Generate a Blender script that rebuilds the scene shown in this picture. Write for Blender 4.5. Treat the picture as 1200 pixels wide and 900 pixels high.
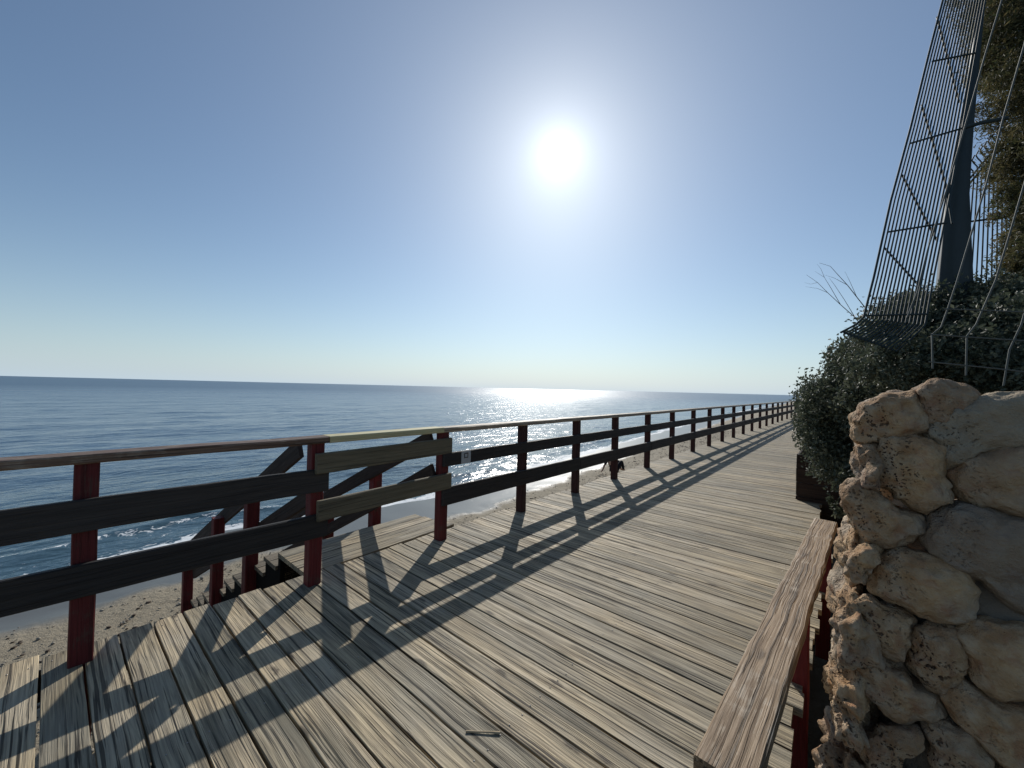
import bpy, math, random
import numpy as np
from mathutils import Vector, Matrix, noise
random.seed(7); rng = np.random.default_rng(7)
R_ = math.radians
for o in list(bpy.data.objects): bpy.data.objects.remove(o)
SC = bpy.context.scene; COL = SC.collection

# ------------------------------------------------------------------ camera
FPX, H = 450.0, 1.5
ROLL, PITCH, YAW = math.atan(22/900), math.atan(5/450), R_(39.8)
F = Vector((-math.sin(YAW)*math.cos(PITCH), math.cos(YAW)*math.cos(PITCH), math.sin(PITCH)))
R0 = Vector((math.cos(YAW), math.sin(YAW), 0)); U0 = R0.cross(F)
RR = R0*math.cos(ROLL)+U0*math.sin(ROLL); UU = U0*math.cos(ROLL)-R0*math.sin(ROLL)
CAMP = Vector((0, 0, H))
cd = bpy.data.cameras.new('camera'); cam = bpy.data.objects.new('camera', cd); COL.objects.link(cam)
cd.sensor_fit = 'HORIZONTAL'; cd.sensor_width = 36; cd.lens = 36*FPX/1200
cd.clip_start = 0.05; cd.clip_end = 60000
m3 = Matrix((RR, UU, -F)).transposed(); cam.matrix_world = Matrix.Translation(CAMP) @ m3.to_4x4()
SC.camera = cam

# ------------------------------------------------------------------ sky, sun, exposure
SUN_EL, SUN_AZ = R_(31.57), R_(33.62)           # azimuth measured left of +Y (towards -X)
SD = Vector((-math.sin(SUN_AZ)*math.cos(SUN_EL), math.cos(SUN_AZ)*math.cos(SUN_EL), math.sin(SUN_EL)))
W = bpy.data.worlds.new('World'); SC.world = W; W.use_nodes = True
nt = W.node_tree; N = nt.nodes; L = nt.links; N.clear()
out = N.new('ShaderNodeOutputWorld'); bg = N.new('ShaderNodeBackground'); sky = N.new('ShaderNodeTexSky')
sky.sky_type = 'NISHITA'; sky.sun_disc = False; sky.sun_elevation = SUN_EL; sky.sun_rotation = -SUN_AZ
sky.altitude = 0; sky.air_density = 1.0; sky.dust_density = 0.35; sky.ozone_density = 2.2
bg.inputs['Strength'].default_value = 0.067
# solar aureole of the hazy sea air: brightness by angle from the sun's direction
tc = N.new('ShaderNodeTexCoord'); dot = N.new('ShaderNodeVectorMath'); dot.operation = 'DOT_PRODUCT'
dot.inputs[1].default_value = SD; L.new(tc.outputs['Generated'], dot.inputs[0])
def wm(op, a, b=None):
    n = N.new('ShaderNodeMath'); n.operation = op
    for i, v in enumerate((a, b)):
        if v is None: continue
        if isinstance(v, (int, float)): n.inputs[i].default_value = v
        else: L.new(v, n.inputs[i])
    return n.outputs[0]
ang = wm('ARCCOSINE', wm('MINIMUM', dot.outputs['Value'], 0.999999))
def lobe(A, s, p=1.0): return wm('MULTIPLY', wm('EXPONENT', wm('MULTIPLY', wm('POWER', wm('DIVIDE', ang, R_(s)), p), -1.0)), A)
glow = wm('ADD', lobe(15, 1.9, 0.85), lobe(2.3, 34.0, 1.5))
gc = N.new('ShaderNodeVectorMath'); gc.operation = 'SCALE'; gc.inputs[0].default_value = (0.93, 0.98, 1.0); L.new(glow, gc.inputs['Scale'])
ad = N.new('ShaderNodeVectorMath'); ad.operation = 'ADD'; tn = N.new('ShaderNodeVectorMath'); tn.operation = 'MULTIPLY'; tn.inputs[1].default_value = (0.92, 1.02, 1.06); L.new(sky.outputs[0], tn.inputs[0]); L.new(tn.outputs[0], ad.inputs[0]); L.new(gc.outputs[0], ad.inputs[1])
sep = N.new('ShaderNodeSeparateXYZ'); L.new(tc.outputs['Generated'], sep.inputs[0])
hz = wm('EXPONENT', wm('MULTIPLY', wm('DIVIDE', wm('ABSOLUTE', sep.outputs[2]), .11), -1.0))       # pale sea haze low over the horizon
hm = N.new('ShaderNodeMix'); hm.data_type = 'RGBA'; L.new(wm('MULTIPLY', hz, .93), hm.inputs[0]); L.new(ad.outputs[0], hm.inputs[6])
hg = N.new('ShaderNodeVectorMath'); hg.operation = 'MULTIPLY_ADD'; hg.inputs[1].default_value = (3.0, 2.6, 2.1); hg.inputs[2].default_value = (6.4, 8.0, 9.3)
L.new(lobe(1.0, 38.0, 1.6), hg.inputs[0]); L.new(hg.outputs[0], hm.inputs[7])
L.new(hm.outputs[2], bg.inputs[0]); L.new(bg.outputs[0], out.inputs[0])
sl = bpy.data.lights.new('sun', 'SUN'); so = bpy.data.objects.new('sun', sl); COL.objects.link(so)
sl.energy = 3.2; sl.angle = R_(0.53); sl.color = (1, 0.955, 0.88)
so.rotation_euler = (-SD).to_track_quat('-Z', 'Y').to_euler(); so.location = SD*40
SC.view_settings.view_transform = 'Standard'; SC.view_settings.look = 'None'; SC.view_settings.exposure = 0.22; SC.view_settings.gamma = 1
SC.render.engine = 'CYCLES'; SC.cycles.sample_clamp_direct = 12; SC.cycles.sample_clamp_indirect = 6
SC.cycles.max_bounces = 6

# ------------------------------------------------------------------ measuring: pixel of the 1200x900 photo -> point on a real plane
def ray(x, y): return F + RR*((x-600)/FPX) - UU*((y-450)/FPX)
def onz(x, y, z=0): d = ray(x, y); return CAMP + d*((z-H)/d.z)
def onx(x, y, X): d = ray(x, y); return CAMP + d*(X/d.x)
def ony(x, y, Y): d = ray(x, y); return CAMP + d*(Y/d.y)
def onpl(x, y, P, n): d = ray(x, y); n = Vector(n); return CAMP + d*((Vector(P)-CAMP).dot(n)/d.dot(n))

# ------------------------------------------------------------------ material helpers
class NB:
    def __init__(s, name):
        s.m = bpy.data.materials.new(name); s.m.use_nodes = True; s.t = s.m.node_tree; s.N = s.t.nodes; s.L = s.t.links
        s.N.clear(); s.out = s.N.new('ShaderNodeOutputMaterial'); s.b = s.N.new('ShaderNodeBsdfPrincipled'); s.L.new(s.b.outputs[0], s.out.inputs[0])
    def put(s, sock, v):
        if v is None: return
        if hasattr(v, 'links') or isinstance(v, bpy.types.NodeSocket): s.L.new(v, sock)
        else: sock.default_value = v
    def n(s, typ, ins={}, **kw):
        o = s.N.new(typ)
        for k, v in kw.items(): setattr(o, k, v)
        for k, v in ins.items(): s.put(o.inputs[k], v)
        return o
    def attr(s, name, o='Vector'): return s.n('ShaderNodeAttribute', attribute_name=name).outputs[o]
    def coord(s, o='Object'): return s.n('ShaderNodeTexCoord').outputs[o]
    def map(s, v, scale=(1, 1, 1), loc=(0, 0, 0)): return s.n('ShaderNodeMapping', {'Vector': v, 'Scale': scale, 'Location': loc}).outputs[0]
    def noise(s, v, scale=5, det=4, rough=.55, dist=0, o=0): return s.n('ShaderNodeTexNoise', {'Vector': v, 'Scale': scale, 'Detail': det, 'Roughness': rough, 'Distortion': dist}).outputs[o]
    def vor(s, v, scale=5, feature='F1', rnd=1): return s.n('ShaderNodeTexVoronoi', {'Vector': v, 'Scale': scale, 'Randomness': rnd}, feature=feature).outputs['Distance']
    def math(s, op, a, b=0.0, c=None):
        d = {0: a, 1: b}
        if c is not None: d[2] = c
        return s.n('ShaderNodeMath', d, operation=op).outputs[0]
    def rng(s, v, a, b, c=0.0, d=1.0, smooth=False):
        return s.n('ShaderNodeMapRange', {'Value': v, 'From Min': a, 'From Max': b, 'To Min': c, 'To Max': d}, interpolation_type='SMOOTHSTEP' if smooth else 'LINEAR').outputs[0]
    def mix(s, f, a, b, mode='MIX'):
        o = s.n('ShaderNodeMix', data_type='RGBA', blend_type=mode)
        s.put(o.inputs[0], f); s.put(o.inputs[6], (*a, 1) if isinstance(a, tuple) and len(a) == 3 else a); s.put(o.inputs[7], (*b, 1) if isinstance(b, tuple) and len(b) == 3 else b)
        return o.outputs[2]
    def bump(s, h, strength=.5, dist=.01, nrm=None):
        o = s.n('ShaderNodeBump', {'Height': h, 'Strength': strength, 'Distance': dist})
        if nrm is not None: s.L.new(nrm, o.inputs['Normal'])
        return o.outputs[0]
    def set(s, **k):
        for a, v in k.items():
            a = a.replace('_', ' ')
            if isinstance(v, tuple) and len(v) == 3 and 'olor' in a: v = (*v, 1)
            s.put(s.b.inputs[a], v)
        return s.m

def wood(name, light, dark, contrast=1.0, rough=.75, bumpd=.004, gray=None, spec=.35, peel=None):
    """weathered timber; 'gc' = (along, across, up) metres + per-board offset, 'tone' = per-board random"""
    b = NB(name); g = b.attr('gc'); tone = b.attr('tone', 'Fac')
    warp = b.noise(b.map(g, (1.3, 5, 5)), 1.0, 2, .5, 0, 'Color')
    gv = b.n('ShaderNodeVectorMath', {0: b.n('ShaderNodeVectorMath', {0: warp, 'Scale': .022}, operation='SCALE').outputs[0], 1: g}, operation='ADD').outputs[0]
    fine = b.noise(b.map(gv, (3.2, 135, 135)), 1.0, 5, .68)
    mid = b.noise(b.map(gv, (.9, 34, 34)), 1.0, 5, .68, .2)
    ring = b.math('SINE', b.math('MULTIPLY', b.noise(b.map(gv, (.40, 6.0, 6.0)), 1.0, 2, .45, .3), 95.0))
    ring = b.math('SUBTRACT', 1.0, b.math('POWER', b.rng(ring, -1, 1), 3.0))
    crack = b.rng(b.noise(b.map(gv, (.7, 75, 75), (3, 7, 1)), 1.0, 3, .6, .2), .57, .615, 0, 1)
    kn = b.n('ShaderNodeTexVoronoi', {'Vector': b.map(b.n('ShaderNodeVectorMath', {0: b.n('ShaderNodeVectorMath', {0: b.noise(g, 22, 3, .6, 0, 'Color'), 'Scale': .03}, operation='SCALE').outputs[0], 1: g}, operation='ADD').outputs[0], (1.6, 5.5, 1)), 'Scale': 1.0, 'Randomness': 1}, voronoi_dimensions='2D')
    knot = b.math('MULTIPLY', b.rng(kn.outputs['Distance'], .025, .105, 1, 0, True), b.rng(b.n('ShaderNodeSeparateColor', {0: kn.outputs['Color']}).outputs[0], .45, .5))
    blot = b.noise(b.map(g, (1.2, 2.2, 2.2)), 1.3, 4, .6)
    v = b.math('ADD', b.math('MULTIPLY', fine, .50), b.math('MULTIPLY', mid, .50))
    v = b.rng(v, .34, .56, .10, 1)
    def lines(sx, sy, loc, w):
        n_ = b.noise(b.map(gv, (sx, sy, sy), loc), 1.0, 2, .5, .15)
        return b.rng(b.math('ABSOLUTE', b.math('SUBTRACT', n_, .5)), w*.25, w, 1, 0, True)
    gl = b.math('MAXIMUM', lines(.35, 20, (1, 2, 3), .022), b.math('MULTIPLY', lines(.6, 46, (7, 5, 9), .05), .7))
    gl = b.math('MULTIPLY', gl, b.rng(blot, .30, .60, .35, 1.0))
    v = b.math('MULTIPLY', v, b.rng(ring, 0, 1, .72, 1.0))
    v = b.math('MULTIPLY', v, b.math('SUBTRACT', 1.0, b.math('MULTIPLY', gl, .75*contrast)))
    col = b.mix(v, dark, light)
    if gray: col = b.mix(b.math('MULTIPLY', b.rng(blot, .42, .66), .75), col, gray)
    col = b.mix(b.math('MULTIPLY', crack, .85*contrast), col, tuple(c*.22 for c in dark))
    col = b.mix(b.math('MULTIPLY', knot, .8*contrast), col, tuple(c*.45 for c in dark))
    col = b.mix(1.0, col, b.n('ShaderNodeCombineColor', {0: b.rng(tone, 0, 1, .68, 1.14), 1: b.rng(tone, 0, 1, .70, 1.12), 2: b.rng(tone, 0, 1, .70, 1.08)}).outputs[0], 'MULTIPLY')
    if gray:
        stn = b.rng(b.noise(b.map(g, (.9, 11, 11), (3, 1, 4)), 1.0, 4, .62), .52, .66)
        col = b.mix(b.math('MULTIPLY', stn, .62), col, (.075, .072, .05))
    if peel:
        pm = b.rng(b.math('ADD', b.math('MULTIPLY', fine, .5), b.math('MULTIPLY', b.noise(g, 9, 5, .6), .6)), .60, .68)
        col = b.mix(b.math('MULTIPLY', pm, .8), col, peel)
    h = b.math('ADD', b.math('MULTIPLY', fine, .8), b.math('MULTIPLY', mid, .7))
    h = b.math('ADD', h, b.math('MULTIPLY', ring, .25)); h = b.math('SUBTRACT', h, b.math('MULTIPLY', crack, 1.0)); h = b.math('SUBTRACT', h, b.math('MULTIPLY', gl, .6)); h = b.math('SUBTRACT', h, b.math('MULTIPLY', knot, .4))
    nn = b.bump(h, .9, bumpd)
    return b.set(Base_Color=col, Roughness=b.rng(v, 0, 1, min(rough+.15, 1), rough-.05), Normal=nn, Specular_IOR_Level=spec)

M = {}
M['deck'] = wood('weathered deck timber', (.60, .485, .31), (.10, .074, .052), 1.0, .66, .0030, gray=(.42, .37, .285))
M['red'] = wood('dark red paint', (.19, .026, .026), (.115, .014, .015), .5, .6, .002, spec=.3, peel=(.085, .045, .035))
M['redold'] = wood('old brown red paint', (.085, .030, .026), (.045, .018, .016), .6, .7, .002, spec=.25, peel=(.075, .055, .045))
M['darkb'] = wood('dark stained board', (.048, .041, .038), (.024, .021, .020), .5, .6, .002, spec=.3)
M['olive'] = wood('bare olive board', (.20, .165, .105), (.115, .096, .062), .6, .7, .002)
M['capred'] = wood('worn red brown cap', (.30, .19, .125), (.14, .075, .05), .8, .5, .003, peel=(.34, .27, .2))
M['capnew'] = wood('new yellow cap', (.74, .66, .38), (.56, .48, .26), .3, .6, .001)
M['capgrey'] = wood('grey cap', (.42, .35, .26), (.2, .15, .11), .7, .55, .003)
M['bench'] = wood('worn brown bench beam', (.34, .235, .14), (.10, .062, .036), .8, .6, .0045, peel=(.42, .34, .25))
M['brown'] = wood('dark brown board', (.06, .036, .026), (.03, .019, .015), .6, .75, .002)
M['step'] = wood('step timber', (.30, .25, .18), (.11, .085, .06), .9, .65, .004)

def mat_simple(name, col, rough=.6, metal=0, spec=.5):
    b = NB(name); nz = b.noise(b.coord(), 14, 4, .6)
    return b.set(Base_Color=b.mix(nz, tuple(c*.75 for c in col), tuple(min(1, c*1.2) for c in col)), Roughness=rough, Metallic=metal, Specular_IOR_Level=spec)
M['wire'] = mat_simple('green coated wire', (.030, .046, .050), .62, 0, .25)
M['wirelt'] = mat_simple('dull galvanised wire', (.10, .11, .10), .65, 0, .3)
M['postm'] = mat_simple('dark green steel', (.022, .034, .036), .55)
M['bark'] = mat_simple('bark', (.13, .10, .075), .9)
M['twig'] = mat_simple('dry twig', (.42, .32, .20), .8)
M['skin'] = mat_simple('skin', (.42, .24, .17), .55)
M['hair'] = mat_simple('dark hair', (.02, .015, .012), .5)
M['cloth'] = mat_simple('black cloth', (.012, .012, .016), .85)
M['pitch'] = mat_simple('shade black timber', (.010, .009, .008), .9, 0, .1)  # shade on stair stringers and risers put into this near-black timber colour
M['nail'] = mat_simple('weathered nail', (.34, .32, .30), .35, .7)
M['paper'] = mat_simple('sticker paper', (.42, .44, .44), .5)
M['ink'] = mat_simple('sticker ink', (.06, .06, .065), .5)
M['wetrock'] = mat_simple('wet rock', (.03, .03, .03), .3)

def leafmat(name, col, col2, rough=.35, spec=.6, tr=.0):
    b = NB(name); t = b.attr('tone', 'Fac')
    c = b.mix(t, col, col2)
    b.set(Base_Color=c, Roughness=rough, Specular_IOR_Level=spec)
    if tr:
        ts = b.n('ShaderNodeBsdfTranslucent', {'Color': c}); mx = b.n('ShaderNodeMixShader', {0: tr}); b.L.new(b.b.outputs[0], mx.inputs[1]); b.L.new(ts.outputs[0], mx.inputs[2]); b.L.new(mx.outputs[0], b.out.inputs[0])
    return b.m
M['leaf'] = leafmat('grey green leaf', (.045, .060, .038), (.15, .165, .115), .55, .35, .3)
M['needle'] = leafmat('cypress foliage', (.045, .058, .025), (.15, .125, .06), .6, .3, .4)

def stonemat():
    b = NB('porous limestone'); c = b.coord('Object'); rnd = b.n('ShaderNodeObjectInfo').outputs['Random']
    n1 = b.noise(c, 7, 6, .6); n2 = b.noise(c, 26, 5, .65); n3 = b.noise(c, 95, 4, .6)
    base = b.mix(b.rng(n1, .34, .66), (.31, .175, .088), (.53, .36, .20))
    base = b.mix(b.math('MULTIPLY', b.rng(b.noise(b.map(c, (1, 1, 1), (5, 3, 2)), 4.5, 4, .6), .46, .62), .6), base, (.42, .38, .31))
    base = b.mix(b.math('MULTIPLY', b.rng(b.noise(b.map(c, (1, 1, 1), (1, 8, 4)), 10, 5, .65), .55, .68), .65), base, (.33, .155, .085))
    base = b.mix(b.rng(n2, .45, .75, 0, .45), base, (.60, .50, .37))
    base = b.mix(b.rng(b.attr('grey', 'Fac'), 0, 1, 0, 1), base, b.mix(n2, (.23, .195, .15), (.38, .33, .25)))
    dv = b.n('ShaderNodeVectorMath', {0: c, 1: b.n('ShaderNodeVectorMath', {0: b.noise(c, 30, 3, .6, 0, 'Color'), 'Scale': .045}, operation='SCALE').outputs[0]}, operation='ADD').outputs[0]
    zone = b.rng(b.noise(b.map(c, (1, 1, 1), (2, 2, 9)), 5.5, 3, .5), .46, .60)
    pit = b.math('MULTIPLY', b.math('MAXIMUM', b.rng(b.vor(dv, 70), .10, .34, 1, 0, True), b.rng(b.vor(dv, 27), .06, .22, 1, 0, True)), b.math('MULTIPLY', zone, b.attr('pore', 'Fac')))
    base = b.mix(b.math('MULTIPLY', pit, .75), base, (.07, .035, .02))
    base = b.mix(1.0, base, b.n('ShaderNodeCombineColor', {0: b.rng(rnd, 0, 1, .80, 1.1), 1: b.rng(rnd, 0, 1, .80, 1.08), 2: b.rng(rnd, 0, 1, .84, 1.03)}).outputs[0], 'MULTIPLY')
    h = b.math('ADD', b.math('MULTIPLY', n2, .8), b.math('MULTIPLY', n3, .35)); h = b.math('SUBTRACT', h, b.math('MULTIPLY', pit, 1.1))
    return b.set(Base_Color=base, Roughness=.85, Normal=b.bump(h, 1.0, .022), Specular_IOR_Level=.25)
M['stone'] = stonemat()
def mortarmat():
    b = NB('dirty mortar'); c = b.coord('Object'); n1 = b.noise(c, 12, 6, .65)
    return b.set(Base_Color=b.mix(n1, (.10, .078, .058), (.27, .22, .165)), Roughness=.95, Normal=b.bump(n1, 1, .03))
M['mortar'] = mortarmat()

# shoreline: measured X of the water's edge along Y
SEA = -2.08
SY = [-400, -60, -12, -4, -0.4, 1, 2.2, 3.4, 5.0, 7.0, 10, 15, 24, 42, 90, 400, 3000]
SX = [-13, -11.8, -10.6, -10.6, -10.7, -10.85, -11, -11.0, -10.4, -9.85, -9.95, -10.3, -10.9, -12, -14, -22, -70]
def shore(y): return np.interp(y, SY, SX) + .10*np.sin(np.asarray(y)*1.7) + .06*np.sin(np.asarray(y)*4.1+1)
def bh(d):   # beach profile by distance inland of the water's edge
    return np.interp(d, [-30, -3, 0, 1.8, 2.8, 5.5, 11], [-5.5, -2.55, SEA+.01, SEA+.10, SEA+.17, SEA+.27, SEA+.34])

def sandmat():
    b = NB('beach sand'); c = b.coord('Object'); d = b.attr('shore', 'Fac')
    nz = b.noise(c, 2.2, 4, .55); nf = b.noise(c, 60, 5, .7); nb = b.noise(c, 9, 5, .65)
    wet = b.rng(b.math('ADD', d, b.rng(nz, 0, 1, -.3, .3)), 2.1, 2.65, 1, 0, True)
    dry = b.mix(nb, (.25, .21, .145), (.38, .325, .235)); dry = b.mix(b.rng(nf, .5, .75, 0, .5), dry, (.12, .09, .06))
    deb = b.math('MULTIPLY', b.rng(b.noise(b.map(c, (1, .6, 1)), 3.1, 7, .72), .54, .64), b.rng(d, 3.0, 4.4))
    dry = b.mix(b.math('MULTIPLY', deb, .6), dry, (.075, .045, .03))
    col = b.mix(wet, dry, (.105, .098, .082))
    h = b.math('ADD', nb, b.math('MULTIPLY', nf, .4)); h = b.math('MULTIPLY', h, b.rng(wet, 0, 1, 1, .04))
    return b.set(Base_Color=col, Roughness=b.rng(wet, 0, 1, .9, .30), Normal=b.bump(h, 1, .05), Specular_IOR_Level=.45)
M['sand'] = sandmat()
def soilshademat():
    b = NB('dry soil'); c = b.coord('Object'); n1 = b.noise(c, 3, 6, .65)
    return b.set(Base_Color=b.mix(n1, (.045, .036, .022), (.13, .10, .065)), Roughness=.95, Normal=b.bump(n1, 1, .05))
M['soil_shade'] = soilshademat()

def seamat():
    b = NB('sea water'); c = b.coord('Object'); d = b.attr('shore', 'Fac')
    far = b.rng(b.n('ShaderNodeVectorMath', {0: c}, operation='LENGTH').outputs['Value'], 15, 260)
    w1 = b.noise(b.map(c, (1, .55, 1)), 7.0, 3, .55, .2); w2 = b.noise(b.map(c, (1, .45, 1)), 1.5, 4, .55, .3); w3 = b.noise(b.map(c, (1, .4, 1)), .22, 5, .6, .3)
    w4 = b.noise(b.map(c, (1, .35, 1)), .018, 4, .6)
    n1 = b.bump(w1, .8, .030); n2 = b.bump(w2, .9, .14, n1); n3 = b.bump(w3, .6, .8, n2)
    patch = b.rng(b.noise(b.map(c, (1, .16, 1)), .012, 4, .6, .5), .38, .64)
    col = b.mix(b.rng(d, -14, -1.5), (.060, .115, .180), (.050, .100, .130))
    col = b.mix(b.math('MULTIPLY', patch, .35), col, (.085, .145, .205))
    fn = b.noise(b.map(c, (1, .7, 1)), 6.5, 6, .70, 1.2); fl = b.noise(b.map(c, (1.0, .25, 1), (4, 9, 0)), .9, 3, .6)
    near = b.math('ADD', d, b.rng(fl, 0, 1, -.55, .55))
    edge = b.math('MAXIMUM', b.rng(near, -.70, -.05, 0, 1, True), b.math('MULTIPLY', b.rng(b.math('ABSOLUTE', b.math('ADD', near, 1.5)), 0, .28, 1, 0, True), .5))
    streak = b.math('MULTIPLY', b.rng(near, -3, -1.0), .14)
    foam = b.rng(b.math('ADD', fn, b.math('MULTIPLY', b.math('MAXIMUM', edge, streak), .36)), .68, .75)
    foam = b.math('MULTIPLY', foam, b.rng(d, -7, -4))
    col = b.mix(foam, col, (.72, .75, .76))
    return b.set(Base_Color=col, Roughness=b.math('MAXIMUM', b.math('MULTIPLY', foam, .7), b.rng(far, 0, 1, .15, .36)), IOR=1.333, Normal=n3)
M['sea'] = seamat()

# ------------------------------------------------------------------ object helpers
def link(name, me, parent=None, mats=()):
    o = bpy.data.objects.new(name, me); COL.objects.link(o)
    for m in mats: me.materials.append(m)
    if parent is not None: o.parent = parent; 
    return o
def empty(name, loc=(0, 0, 0)):
    o = bpy.data.objects.new(name, None); COL.objects.link(o); o.location = loc; o.empty_display_size = .2; return o
def tag(o, label=None, cat=None, group=None, kind=None):
    for k, v in (('label', label), ('category', cat), ('group', group), ('kind', kind)):
        if v: o[k] = v
    return o
def npmesh(name, V, Fq, attrs={}, smooth=False):
    me = bpy.data.meshes.new(name); V = np.asarray(V, dtype=np.float32); Fq = np.asarray(Fq, dtype=np.int32)
    me.vertices.add(len(V)); me.vertices.foreach_set('co', V.ravel()); k = Fq.shape[1]
    me.loops.add(Fq.size); me.loops.foreach_set('vertex_index', Fq.ravel()); me.polygons.add(len(Fq))
    me.polygons.foreach_set('loop_start', np.arange(0, Fq.size, k, dtype=np.int32)); me.update(calc_edges=True)
    for a, (t, dom, val) in attrs.items():
        at = me.attributes.new(a, t, dom); at.data.foreach_set('vector' if t == 'FLOAT_VECTOR' else 'value', np.asarray(val, dtype=np.float32).ravel())
    me.polygons.foreach_set('use_smooth', np.full(len(Fq), bool(smooth)))
    me.validate(); return me

class Boards:
    """collects timber pieces into ONE mesh with grain coordinates"""
    def __init__(s): s.V = []; s.F = []; s.G = []; s.T = []; s.nv = 0
    def add(s, p0, p1, w, h, up=(0, 0, 1), n=6, jit=.0015, ch=.006, offset=None, tone=None, taper=1.0, ends=True):
        p0 = Vector(p0); p1 = Vector(p1); d = (p1-p0); Lg = d.length; d.normalize()
        up = Vector(up); side = d.cross(up).normalized(); up2 = side.cross(d).normalized()
        a, b_ = w/2, h/2; c = min(ch, a*.4, b_*.4)
        prof = [(-a+c, -b_), (a-c, -b_), (a, -b_+c), (a, b_-c), (a-c, b_), (-a+c, b_), (-a, b_-c), (-a, -b_+c)]
        off = (random.uniform(0, 40), random.uniform(0, 40), random.uniform(0, 40)) if offset is None else offset
        t = random.random() if tone is None else tone
        base = s.nv; n = max(1, n)
        wob = [(random.gauss(0, jit), random.gauss(0, jit)) for _ in range(n+1)]
        for i in range(n+1):
            q = p0 + d*(Lg*i/n); k = 1+(taper-1)*i/n
            for j, (x, y) in enumerate(prof):
                jx = random.gauss(0, jit*.7); 
                s.V.append(tuple(q + side*(x*k+wob[i][0]+jx) + up2*(y*k+wob[i][1])))
                s.G.append((off[0]+Lg*i/n, off[1]+x, off[2]+y)); s.T.append(t)
        for i in range(n):
            for j in range(8):
                A = base+i*8+j; B = base+i*8+(j+1) % 8; s.F.append((A, B, B+8, A+8))
        s.nv += (n+1)*8
        if ends:
            for i, rev in ((0, True), (n, False)):
                bi = base+i*8
                idx = [bi+j for j in range(8)]
                fs = [(idx[0], idx[1], idx[2], idx[7]), (idx[7], idx[2], idx[3], idx[6]), (idx[6], idx[3], idx[4], idx[5])]
                s.F += [f[::-1] if rev else f for f in fs]
        return s
    def build(s, name, mat, parent=None, label=None):
        me = npmesh(name, s.V, s.F, {'gc': ('FLOAT_VECTOR', 'POINT', s.G), 'tone': ('FLOAT', 'POINT', s.T)})
        o = link(name, me, parent, [mat])
        if parent is not None: o.matrix_parent_inverse = parent_inv(parent)
        if label: o['label'] = label
        return o
def parent_inv(p):
    loc = Vector((0, 0, 0)); q = p
    while q is not None:
        loc += q.location; q = q.parent
        if q is not None and q.parent is None and q.type != 'EMPTY': pass
    return Matrix.Translation(-loc)
def adopt(o, parent): o.parent = parent; o.matrix_parent_inverse = parent_inv(parent); return o

def tubes(name, paths, mat, parent=None, sides=6):
    """paths: list of (points, radius or list of radii) -> one mesh"""
    V = []; Fc = []
    for pts, rad in paths:
        pts = [Vector(p) for p in pts]; n = len(pts)
        if not isinstance(rad, (list, tuple)): rad = [rad]*n
        b0 = len(V); prev = None
        for i, p in enumerate(pts):
            t = (pts[min(i+1, n-1)]-pts[max(i-1, 0)]).normalized()
            if prev is None: a = t.orthogonal().normalized()
            else: a = (prev - t*prev.dot(t)).normalized()
            prev = a; b_ = t.cross(a)
            for k in range(sides):
                an = 2*math.pi*k/sides; V.append(tuple(p + (a*math.cos(an)+b_*math.sin(an))*rad[i]))
        for i in range(n-1):
            for k in range(sides):
                A = b0+i*sides+k; B = b0+i*sides+(k+1) % sides; Fc.append((A, B, B+sides, A+sides))
    me = npmesh(name, V, Fc, smooth=True); o = link(name, me, None, [mat])
    if parent is not None: adopt(o, parent)
    return o

ICO = {}
def ico(sub):
    if sub not in ICO:
        import bmesh
        bm = bmesh.new(); bmesh.ops.create_icosphere(bm, subdivisions=sub, radius=1)
        ICO[sub] = (np.array([v.co[:] for v in bm.verts]), np.array([[v.index for v in f.verts] for f in bm.faces])); bm.free()
    return ICO[sub]

# ------------------------------------------------------------------ terrain sheet (sea bed, beach, bank) and sea
def inland(x, y):
    """the bank behind the stone wall"""
    e = np.where(y > 4.6, .18, .55)
    k = np.clip((x-e)/.35, 0, 1); k = k*k*(3-2*k)
    f = np.clip((y-2.35)/.25, 0, 1)
    return k*f
xs = np.unique(np.round(np.concatenate([np.linspace(-600, -40, 12), np.linspace(-40, -13, 30), np.arange(-13, 2.01, .09), np.linspace(2, 12, 24), np.linspace(12, 4000, 24)]), 3))
ys = np.unique(np.round(np.concatenate([np.linspace(-4000, -60, 10), np.linspace(-60, -6, 20), np.arange(-6, 16, .1), np.arange(16, 60, .6), np.linspace(60, 400, 20), np.linspace(400, 6000, 12)]), 3))
X, Y = np.meshgrid(xs, ys); d = X - shore(Y)
Z = bh(d)
for i in range(Z.shape[0]):
    if abs(ys[i]) > 60: continue
    for j in range(Z.shape[1]):
        if -12 < xs[j] < .5 and d[i, j] > 0:
            q = Vector((xs[j], ys[i], 0)); k = min(1, max(0, (d[i, j]-1.5)/1.5))
            Z[i, j] += k*(.030*noise.noise(q*1.4) + .018*noise.noise(q*4.5)) + (1-k)*.006*noise.noise(q*1.2)
Z = Z + inland(X, Y)*(1.25-Z) + np.where(X > 3, np.clip((X-3)/60, 0, 1)*inland(X, Y)*1.0, 0)
nx, ny = len(xs), len(ys); I = np.arange(nx*ny).reshape(ny, nx)
Fq = np.stack([I[:-1, :-1], I[:-1, 1:], I[1:, 1:], I[1:, :-1]], -1).reshape(-1, 4)
me = npmesh('beach', np.stack([X, Y, Z], -1).reshape(-1, 3), Fq, {'shore': ('FLOAT', 'POINT', d.ravel())}, True)
beach = link('beach', me, None, [M['sand'], M['soil_shade']]); tag(beach, kind='structure')
cx = ((X[:-1, :-1]+X[1:, 1:])/2).ravel(); cy = ((Y[:-1, :-1]+Y[1:, 1:])/2).ravel()
me.polygons.foreach_set('material_index', ((inland(cx, cy) > .15) | ((cx > -.6) & (np.abs(cy) < 60))).astype(np.int32))  # dark ground colour in the gap by the wall stands in for deep shade

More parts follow.
